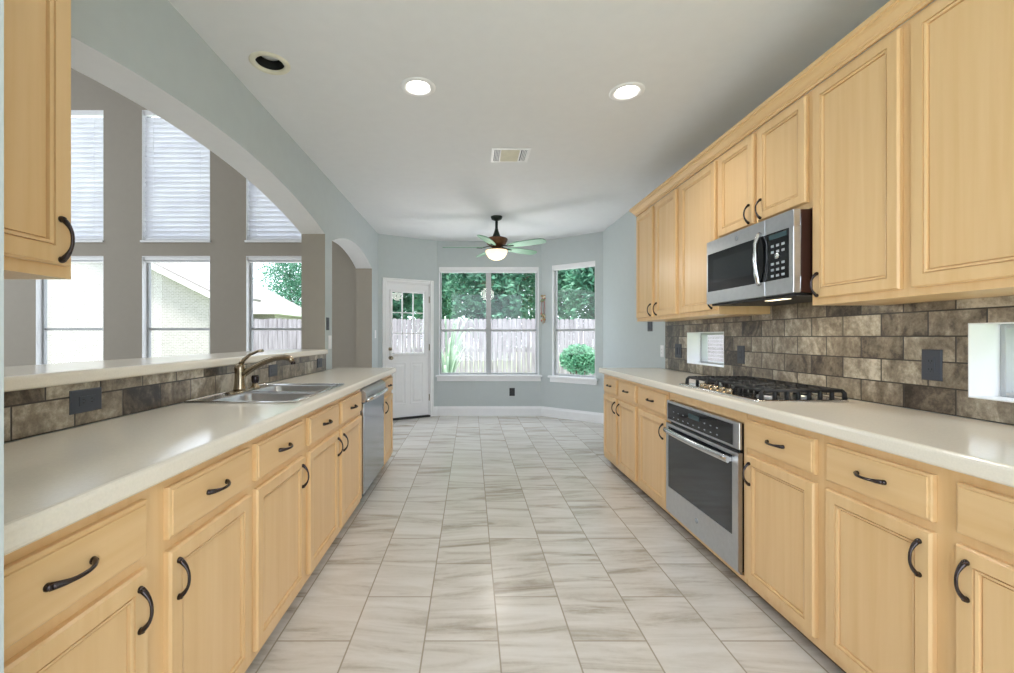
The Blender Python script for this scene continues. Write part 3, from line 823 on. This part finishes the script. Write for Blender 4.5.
# ------------------------------------------------------------------ cooktop
def cooktop():
    t = thing('gas_cooktop', 'stainless five burner gas cooktop with black grates on the right countertop', 'cooktop', (1.555, 2.445, CT + 0.0005))
    w, d = 0.225, 0.385
    MB().rings([rrect(-w, w, -d, d, .02, 0), rrect(-w, w, -d, d, .02, .006), rrect(-w + .012, w - .012, -d + .012, d - .012, .02, .011), rrect(-w + .03, w - .03, -d + .03, d - .03, .02, .007)]).build('tray', 'steel_b', t)
    for (x, y, r) in ((-.075, -.25, .04), (.105, -.25, .035), (.03, 0, .055), (-.075, .25, .035), (.105, .25, .045)):
        b = MB().lathe([(r * 1.25, .007), (r * 1.2, .014), (r * .9, .018)], 24, (x, y, 0)).build('burner', 'steel', t)
        MB().lathe([(r, .018), (r, .025), (r * .85, .029), (0, .03)], 24, (x, y, 0)).build('burner_cap', 'iron', b)
    for i in range(3):
        y0 = -0.365 + i * 0.2455; y1 = y0 + 0.239
        x0, x1 = -0.165 if i != 1 else -0.115, 0.205
        g = MB(); z = .05; r = .0088
        def bar(p, q): g.tube([p, q], r, 6)
        ring = [(x0, y0 + .008, z), (x1, y0 + .008, z), (x1, y1 - .008, z), (x0, y1 - .008, z)]
        for k in range(4): bar(ring[k], ring[(k + 1) % 4])
        for k in range(4):
            px, py, _ = ring[k]; sx = -1 if px == x1 else 1
            g.tube([(px, py, z), (px - sx * .012, py, z - .012), (px - sx * .014, py, .008)], [r, r * 1.1, r * 1.3], 6)
        ym = (y0 + y1) / 2
        for xx in [x0 + (x1 - x0) * q for q in (.14, .30, .44, .58, .72, .87)]:
            g.tube([(xx, y0 + .008, z), (xx, y0 + .03, z + .004), (xx, ym - .045, z + .004)], r * .85, 6)
            g.tube([(xx, y1 - .008, z), (xx, y1 - .03, z + .004), (xx, ym + .045, z + .004)], r * .85, 6)
        bar((x0, ym, z), (x1, ym, z))
        for xx in [x0 + (x1 - x0) * q for q in (.14, .30, .44, .58, .72, .87)]:
            for yy in (y0 + .008, y1 - .008): g.tube([(xx, yy, z), (xx, yy, .008)], [r, r * 1.2], 6)
        g.build('grate', 'iron', t)
    for i in range(5):
        MB().lathe([(.02, .008), (.019, .03), (.017, .034), (0, .035)], 18, (-0.195, -0.13 + i * .065, 0)).build('knob', 'nickel', t)
cooktop()

# ------------------------------------------------------------------ outlets and switches
def plate(name, label, cat, loc, rz, w, h, mat, kind, gangs=1, rot=False):
    t = thing(name, label, cat, loc, rz)
    MB().panel(-w / 2, w / 2, -h / 2, h / 2, [(0, 0), (0, -0.003), (0.004, -0.006)]).build('cover_plate', mat, t)
    for g in range(gangs):
        cx = (g - (gangs - 1) / 2) * 0.046
        if kind == 'outlet':
            b = MB(); ww, hh = (.033, .066) if not rot else (.066, .033)
            b.panel(cx - ww / 2, cx + ww / 2, -hh / 2, hh / 2, [(0, -0.005), (0, -0.007), (.001, -0.008)])
            bo = b.build('receptacle', mat, t)
            s = MB()
            for k in (-1, 1):
                for q in (-1, 1):
                    if rot: s.box(cx + k * .017 + q * .0 - .004, cx + k * .017 + .004, -.0085, -.0078, q * .006 - .0012, q * .006 + .0012)
                    else: s.box(cx + q * .006 - .0012, cx + q * .006 + .0012, -.0085, -.0078, k * .017 - .004, k * .017 + .004)
                s.lathe([(.0025, 0), (0, .0007)], 8, (cx + (k * .017 + .009 if rot else 0), -.0078, 0 if rot else k * .017 - .009), 'y')
            s.build('slots', 'blackm', bo)
        else:
            MB().panel(cx - .016, cx + .016, -.033, .033, [(0, -0.005), (0, -0.008), (.003, -0.010)]).build('rocker', mat, t)
    return t
XT = XR - 0.0105
plate('wall_outlet', 'charcoal outlet in the slate tile nearest the camera on right', 'outlet', (XT, 1.793, 1.126), RZR, .079, .126, 'plate', 'outlet')
plate('wall_outlet', 'dark outlet in slate tile right of the far little window', 'outlet', (XT, 3.06, 1.117), RZR, .08, .125, 'plate', 'outlet')
plate('light_switch', 'dark switch plate in slate tile left of the far little window', 'switch', (XT, 3.985, 1.115), RZR, .12, .125, 'plate', 'switch', 2)
plate('light_switch', 'grey switch plate just below the far end of the right wall cabinets', 'switch', (XR - .0005, 4.64, 1.36), RZR, .118, .12, 'plate', 'switch', 2)
plate('wall_outlet', 'white outlet on painted wall beside the end of the slate tile', 'outlet', (XR - .0005, 4.345, 1.10), RZR, .072, .115, 'white', 'outlet')
XTL = XL + 0.0105
plate('wall_outlet', 'charcoal sideways outlet in slate tile before the sink', 'outlet', (XTL, 1.541, 1.018), RZL, .126, .08, 'plate', 'outlet', 1, True)
plate('wall_outlet', 'charcoal outlet in slate tile seen behind the faucet spout', 'outlet', (XTL, 2.995, 1.012), RZL, .126, .08, 'plate', 'outlet', 1, True)
plate('wall_outlet', 'charcoal outlet at far end of left slate tile strip', 'outlet', (XTL, 3.92, 1.01), RZL, .126, .08, 'plate', 'outlet', 1, True)
plate('light_switch', 'dark switch plate on the narrow wall between the arches', 'switch', (XL + .0005, 4.17, 1.365), RZL, .075, .12, 'plate', 'switch')
plate('light_switch', 'white switch plate below the dark one between the arches', 'switch', (XL + .0005, 4.235, 1.19), RZL, .08, .13, 'white', 'switch')
plate('light_switch', 'small white switch plate on the wall left of the back door', 'switch', (XL + .0005, 6.25, 1.28), RZL, .075, .115, 'white', 'switch')
plate('wall_outlet', 'black outlet low on the wall under the double window', 'outlet', (0.648, YB - .0005, 0.375), 0, .085, .125, 'blackm', 'outlet')

# ------------------------------------------------------------------ ceiling fixtures
def can(x, y, lit, label):
    t = thing('recessed_light', label, 'ceiling light', (x, y, CE))
    MB().lathe([(.074, .012), (.074, -.004), (.082, -.008), (.098, -.006), (.106, -.0005), (.106, 0.0)], 40, cap0=False, cap1=False).build('trim_ring', 'ringcream' if not lit else 'white', t)
    b = MB(); b.lathe([(.074, .008), (.068, .04 if not lit else .02), (.064, .062 if not lit else .03)], 40, cap0=False, cap1=False)
    b.build('baffle', 'baffle' if not lit else 'ringcream', t)
    if lit: MB().lathe([(.064, .028), (.05, .016), (.03, .010), (0, .008)], 32, cap0=False).build('bulb', 'lens', t)
    else: MB().lathe([(.064, .060), (.052, .047), (.03, .040), (0, .038)], 32, cap0=False).build('bulb', 'lens_off', t)
    if lit:
        ld = bpy.data.lights.new('downlight', 'SPOT'); ld.energy = 24; ld.spot_size = math.radians(130); ld.spot_blend = 0.9; ld.shadow_soft_size = 0.06; ld.color = (1, 0.98, 0.95)
        lo = bpy.data.objects.new('downlight', ld); COL.objects.link(lo); lo.parent = t; lo.location = (0, 0, -0.012)
can(*CANS[0], 'unlit recessed ceiling light with a black baffle near the left wall')
can(*CANS[1], 'lit white recessed ceiling light left of the air vent')
can(*CANS[2], 'lit white recessed ceiling light near the right wall cabinets')

def vent():
    t = thing('air_vent', 'white rectangular louvred air vent in the ceiling', 'vent', (0.325, 3.65, CE))
    mb = MB(); W, D = .158, .135
    for (a, b, c, d) in ((-W, W, -D, -D + .022), (-W, W, D - .022, D), (-W, -W + .022, -D + .022, D - .022), (W - .022, W, -D + .022, D - .022)):
        mb.box(a, b, c, d, -.008, -.0005)
    for x in (-.085, .075): mb.box(x - .006, x + .006, -D + .022, D - .022, -.008, -.0005)
    mb.build('frame', 'white', t, bevel=0.002)
    MB().box(-W + .02, W - .02, -D + .02, D - .02, -.002, -.0005).build('backing', 'plate', t)
    for i in range(4):
        x = -W + .03 + i * .012; MB().box(x, x + .006, -D + .022, D - .022, -.009, -.002).build('louvre', 'sash', t)
        x = W - .066 + i * .012; MB().box(x, x + .006, -D + .022, D - .022, -.009, -.002).build('louvre', 'white', t)
    for i in range(10):
        y = -D + .03 + i * .0215
        MB().add([(-.079, y, -.003), (.069, y, -.003), (.069, y + .02, -.0095), (-.079, y + .02, -.0095), (-.079, y, -.0045), (.069, y, -.0045), (.069, y + .02, -.011), (-.079, y + .02, -.011)],
                 [(0, 3, 2, 1), (4, 5, 6, 7), (0, 1, 5, 4), (1, 2, 6, 5), (2, 3, 7, 6), (3, 0, 4, 7)]).build('louvre', 'ringcream', t)
vent()

def fan():
    t = thing('ceiling_fan', 'bronze five blade ceiling fan with a lit glass bowl', 'ceiling fan', (0.32, 5.52, CE))
    MB().lathe([(.072, 0), (.072, -.012), (.062, -.035), (.03, -.05), (.018, -.055)], 28).build('canopy', 'fan_dark', t)
    MB().tube([(0, 0, -.05), (0, 0, -.26)], .018, 12).build('downrod', 'fan_dark', t)
    MB().lathe([(.02, -.15), (.026, -.18), (.046, -.235), (.06, -.262)], 24).build('yoke_cover', 'fan_dark', t)
    m = MB().lathe([(.05, -0.255), (.10, -0.265), (.138, -0.280), (.142, -0.298), (.128, -0.308), (.132, -0.322), (.118, -0.332), (.120, -0.346), (.10, -0.358), (.085, -0.375), (.05, -0.390), (.05, -0.405)], 36)
    m.build('motor_housing', 'fan_body', t)
    MB().lathe([(.05, -0.390), (.075, -0.405), (.135, -0.418), (.14, -0.425), (.13, -0.432)], 32).build('light_fitter', 'fan_body', t)
    MB().lathe([(.137, -0.425), (.136, -0.445), (.122, -0.482), (.095, -0.515), (.05, -0.538), (0, -0.544)], 36, cap0=False).build('light_bowl', 'bowl', t)
    ld = bpy.data.lights.new('bowl_glow', 'POINT'); ld.energy = 8; ld.color = (1, .96, .92); ld.shadow_soft_size = .13
    lo = bpy.data.objects.new('bowl_glow', ld); COL.objects.link(lo); lo.parent = t; lo.location = (0, 0, -.68)
    outline = [(.17, .034), (.22, .048), (.32, .062), (.45, .070), (.57, .070), (.64, .060), (.672, .036), (.68, .0)]
    bladem = None
    for kx in range(5):
        ang = math.radians(-36 + 72 * kx)
        if bladem is None:
            mb = MB(); up = outline + [(x, -y) for x, y in outline[-2::-1]]
            rs = [[(x, y, z) for x, y in up] for z in (-.004, .004)]
            mb.rings(rs, smooth=False); b = mb.build('blade', 'fan_green_cast', t); bladem = b.data
            ib = MB(); ib.tube([(.08, 0, .015), (.13, 0, .005), (.19, 0, -.008), (.25, 0, -.007)], [.012, .012, .016, .01], 8, .5); i0 = ib.build('blade_iron', 'fan_dark', b); im = i0.data
        else:
            b = bpy.data.objects.new('blade', bladem); COL.objects.link(b); b.parent = t
            i0 = bpy.data.objects.new('blade_iron', im); COL.objects.link(i0); i0.parent = b
        b.location = (0, 0, -.385)
        b.rotation_euler = Matrix.Rotation(ang, 3, 'Z').__matmul__(Matrix.Rotation(math.radians(-13), 3, 'X')).to_euler()
fan()

# ornament hanging between the two bay windows
def ornament():
    ux, uy = (RW1[0] - RW0[0]) / Lrw, (RW1[1] - RW0[1]) / Lrw
    s = 0.045
    t = thing('hanging_ornament', 'small floral ornament hanging between the two bay windows', 'ornament', (RW0[0] + ux * s - (-uy) * 0 + uy * .02, RW0[1] + uy * s - ux * .02, 1.44), math.atan2(uy, ux))
    rnd = random.Random(4)
    cols = [plain('petal_cream', srgb(226, 218, 190), .6), plain('petal_rose', srgb(186, 120, 112), .6), plain('petal_ochre', srgb(176, 142, 92), .6), plain('petal_green', srgb(122, 146, 112), .6)]
    MB().tube([(0, .015, .46), (0, 0, .42), (0.003, 0, .2), (0, 0, .02)], .003, 6).build('cord', M['bark'], t)
    for zc, nm in ((.40, 'flower_cluster'), (.12, 'flower_cluster')):
        for q in range(4):
            mb = MB()
            for i in range(6):
                a = rnd.uniform(0, 6.28); x = rnd.uniform(-.035, .035); z = zc + rnd.uniform(-.06, .05); rr = rnd.uniform(.010, .017)
                mb.lathe([(0.001, -rr * .5), (rr, -.2 * rr), (rr * .9, .3 * rr), (0.001, .6 * rr)], 8, (x, -.005 + rnd.uniform(-.006, .006), z), 'y')
            mb.build('blossom', cols[q], t)
    mb = MB()
    for x in (-.022, .02): mb.tube([(x, 0, .36), (x * 1.6, -.004, .25), (x, 0, .14)], .006, 6)
    mb.build('vine', cols[1], t)
    mb = MB()
    for x, l in ((-.028, .05), (.0, .08), (.026, .06)): mb.tube([(x, 0, .09), (x, 0, .08 - l)], .005, 6)
    mb.build('tassel', cols[2], t)
ornament()

# ------------------------------------------------------------------ outdoors
M['bounce_patio'] = plain('pale_concrete', srgb(206, 206, 208), 0.8, var=0.05, scale=3)
struct(MB().box(-9, 7, 7.3, 10.6, -0.2, -0.15).build('bounce_patio', 'bounce_patio'))  # unseen pale slab added to bounce daylight up to the bay ceiling
struct(MB().box(-40, 30, -12, 60, -0.3, -0.16).build('ground', 'lawn'))
def leafcloud(mb, c, rad, n, size, rnd):
    for _ in range(n):
        while True:
            u = Vector((rnd.uniform(-1, 1), rnd.uniform(-1, 1), rnd.uniform(-1, 1)))
            if 0.35 < u.length < 1: break
        p = Vector((c[0] + u.x * rad[0], c[1] + u.y * rad[1], c[2] + u.z * rad[2]))
        a = Vector((rnd.gauss(0, 1), rnd.gauss(0, 1), rnd.gauss(0, .6))).normalized()
        b = a.cross(Vector((rnd.gauss(0, 1), rnd.gauss(0, 1), rnd.gauss(0, 1)))).normalized()
        s = size * rnd.uniform(.6, 1.3); nrm = a.cross(b) * s * .12
        mb.add([p - a * s, p - b * s * .4 + nrm, p + a * s, p + b * s * .4 + nrm], [(0, 1, 2, 3)])
def tree(label, loc, h, r, seed, n=14400, leaf='leaf', size=.125, z0=.9):
    t = thing('leafy_tree', label, 'tree', loc, 0, 'trees beyond the fence'); rnd = random.Random(seed)
    tr = MB(); tr.tube([(0, 0, -.1), (.06, 0, h * .25), (-.04, .05, h * .5), (0, 0, h * .85)], [.16, .13, .09, .03], 9)
    for k in range(5):
        a = k * 1.3; tr.tube([(0, 0, h * (.3 + .08 * k)), (math.cos(a) * r * .4, math.sin(a) * r * .4, h * (.45 + .08 * k)), (math.cos(a) * r * .75, math.sin(a) * r * .75, h * (.52 + .09 * k))], [.06, .04, .015], 6)
    tr.build('trunk', 'bark', t)
    mb = MB()
    for k in range(9):
        a = k * 2.4; q = .55 * r * math.sqrt((k + .5) / 9)
        c = (q * math.cos(a), q * math.sin(a), z0 + (h - z0) * (.22 + .6 * ((k * 5) % 9) / 9))
        leafcloud(mb, c, (r * .62, r * .62, (h - z0) * .27), n // 9, size, rnd)
    mb.build('crown', leaf, t)
for i, (lb, x, y, h, r) in enumerate([
        ('dense green tree behind the fence seen through the glazed back door', -3.1, 14.2, 6.2, 1.6),
        ('dense green tree behind the fence filling most of the double window', 0.75, 14.2, 6.6, 1.6),
        ('dense green tree behind the fence in the narrow corner window', 4.6, 14.2, 6.4, 1.6),
        ('dense green tree behind the fence at the far right beyond the corner window', 8.6, 14.4, 6.5, 1.6),
        ('taller green tree set further back at left of the double window', -1.5, 18.4, 8.2, 1.65),
        ('taller green tree set further back between the two bay windows', 3.4, 18.4, 8.4, 1.65),
        ('taller green tree set further back in the right half of the corner window', 7.3, 18.4, 8.2, 1.65),
        ('pale green tree behind low roof in the living room window nearest the jamb', -15.6, 38.0, 12.0, 3.2),
        ('green tree right of the low roof, partly behind the pass-through jamb', -7.9, 30.0, 9.0, 2.2)]):
    tree(lb, (x, y, -.16), h, r, 10 + i)

YF = 11.6
def fence(label, x0, x1, y, top):
    t = thing('wooden_fence', label, 'fence', ((x0 + x1) / 2, y, -.16)); rnd = random.Random(int(x0 * 10))
    mb = MB(); x = x0 - (x0 + x1) / 2; W = (x1 - x0) / 2; h = top + .16
    while x < W:
        dz = rnd.uniform(-.012, .012); dy = rnd.uniform(-.004, .004)
        mb.rings([[(x, dy, .03), (x + .118, dy, .03), (x + .118, dy, h - .03 + dz), (x + .095, dy, h + dz), (x + .023, dy, h + dz), (x, dy, h - .03 + dz)],
                  [(x, dy + .018, .03), (x + .118, dy + .018, .03), (x + .118, dy + .018, h - .03 + dz), (x + .095, dy + .018, h + dz), (x + .023, dy + .018, h + dz), (x, dy + .018, h - .03 + dz)]], smooth=False)
        x += .126
    mb.build('boards', 'fence', t)
    for z in (.35, 1.0, 1.6): MB().box(-W, W, .022, .06, z, z + .09).build('rail', 'fence', t)
fence('weathered pale board fence running across the yard outside the windows', -5.85, 4.5, YF, 1.72)

def shrub():
    t = thing('rounded_shrub', 'rounded green shrub before the fence in the corner window', 'shrub', (2.30, 9.4, -.15)); rnd = random.Random(3)
    st = MB()
    for k in range(6):
        a = k * 1.05; st.tube([(0, 0, 0), (.1 * math.cos(a), .1 * math.sin(a), .35), (.22 * math.cos(a), .22 * math.sin(a), .8)], [.025, .02, .01], 6)
    st.build('stems', 'bark', t)
    mb = MB(); leafcloud(mb, (0, 0, .92), (.40, .36, .32), 2000, .05, rnd); leafcloud(mb, (.12, .05, .8), (.36, .3, .24), 800, .05, rnd); mb.build('foliage', 'leaf2', t)
shrub()
def strappy():
    t = thing('strap_leaf_plant', 'pale arching strap-leaved plant outside the double window at left', 'plant', (-0.46, 8.5, -.15)); rnd = random.Random(8)
    mb = MB()
    for k in range(46):
        a = rnd.uniform(0, 6.28); L = rnd.uniform(.35, .75); hh = rnd.uniform(1.0, 2.3); w = rnd.uniform(.018, .03)
        px, py = -math.sin(a) * w, math.cos(a) * w; l = []; r = []
        for i in range(9):
            u = i / 8; q = L * u; z = .15 + hh * (1.9 * u - 1.25 * u * u); ww = (1 - u ** 2.5) + .03
            l.append((q * math.cos(a) + px * ww, q * math.sin(a) + py * ww, z)); r.append((q * math.cos(a) - px * ww, q * math.sin(a) - py * ww, z))
        mb.add(l + r, [(i, i + 1, 9 + i + 1, 9 + i) for i in range(8)], True)
    mb.build('leaves', 'blade', t)
    MB().lathe([(.10, 0), (.09, .12), (.05, .25)], 12).build('crown_base', 'bark', t)
strappy()

def house(label, x0, x1, y0, y1, wall_h, ridge, over=.4):
    t = thing('brick_house', label, 'house', ((x0 + x1) / 2, (y0 + y1) / 2, -.16)); W, D = (x1 - x0) / 2, (y1 - y0) / 2
    MB().box(-W, W, -D, D, 0, wall_h).build('wall', 'brick', t)
    a, b = W + over, D + over; rd = max(W - D, .1) if W > D else .1
    rf = MB(); rf.add([(-a, -b, wall_h), (a, -b, wall_h), (a, b, wall_h), (-a, b, wall_h), (-rd, 0, ridge), (rd, 0, ridge)],
                      [(0, 1, 5, 4), (1, 2, 5), (2, 3, 4, 5), (3, 0, 4), (0, 3, 2, 1)]); rf.build('roof', 'shingle', t)
    f = MB(); f.box(-a, a, -b - .03, -b, wall_h - .16, wall_h + .03); f.box(a, a + .03, -b, b, wall_h - .16, wall_h + .03); f.box(-a - .03, -a, -b, b, wall_h - .16, wall_h + .03)
    f.box(-a, a, -b, b, wall_h - .03, wall_h - .005)
    f.build('fascia', 'fascia', t)
    return t
house('low brick house with pale hip roof far beyond the fence', -20.0, -11.6, 26.0, 32.0, 2.9, 5.2)
def gable_house():
    t = thing('brick_house', 'pale brick house with white sloping gable outside the living room windows', 'house', (-18.95, 22.0, -.16))
    W, D, e, p = 7.0, 1.95, 3.5, 7.0
    prof = [(-W, 0), (W, 0), (W, e), (0, p), (-W, e)]
    MB().rings([[(x, y, z) for x, z in prof] for y in (-D, D)], smooth=False).build('wall', 'brick', t)
    rf = MB(); o = .35
    for sx in (-1, 1):
        q = [(sx * (W + o), e - o * .5), (0, p), (0, p + .12), (sx * (W + o), e - o * .5 + .12)]
        rf.rings([[(x, y, z) for x, z in q] for y in (-D - o, D + o)], smooth=False)
    rf.build('roof', 'shingle', t)
    f = MB()
    for sx in (-1, 1):
        q = [(sx * (W + o), e - o * .5 - .22), (0, p - .22), (0, p + .03), (sx * (W + o), e - o * .5 + .03)]
        f.rings([[(x, y, z) for x, z in q] for y in (-D - o - .04, -D - o)], smooth=False)
        f.rings([[(x, y, z) for x, z in q[:2] + [(0, p - .18), (sx * (W + o), e - o * .5 - .18)]] for y in (-D - o, -D)], smooth=False)
    f.build('fascia', 'fascia', t)
gable_house()
# house along the right side, seen through the little backsplash windows
house('neighbouring pale brick house outside the little backsplash windows', 5.0, 12.0, -4.0, 11.6, 2.7, 5.0)
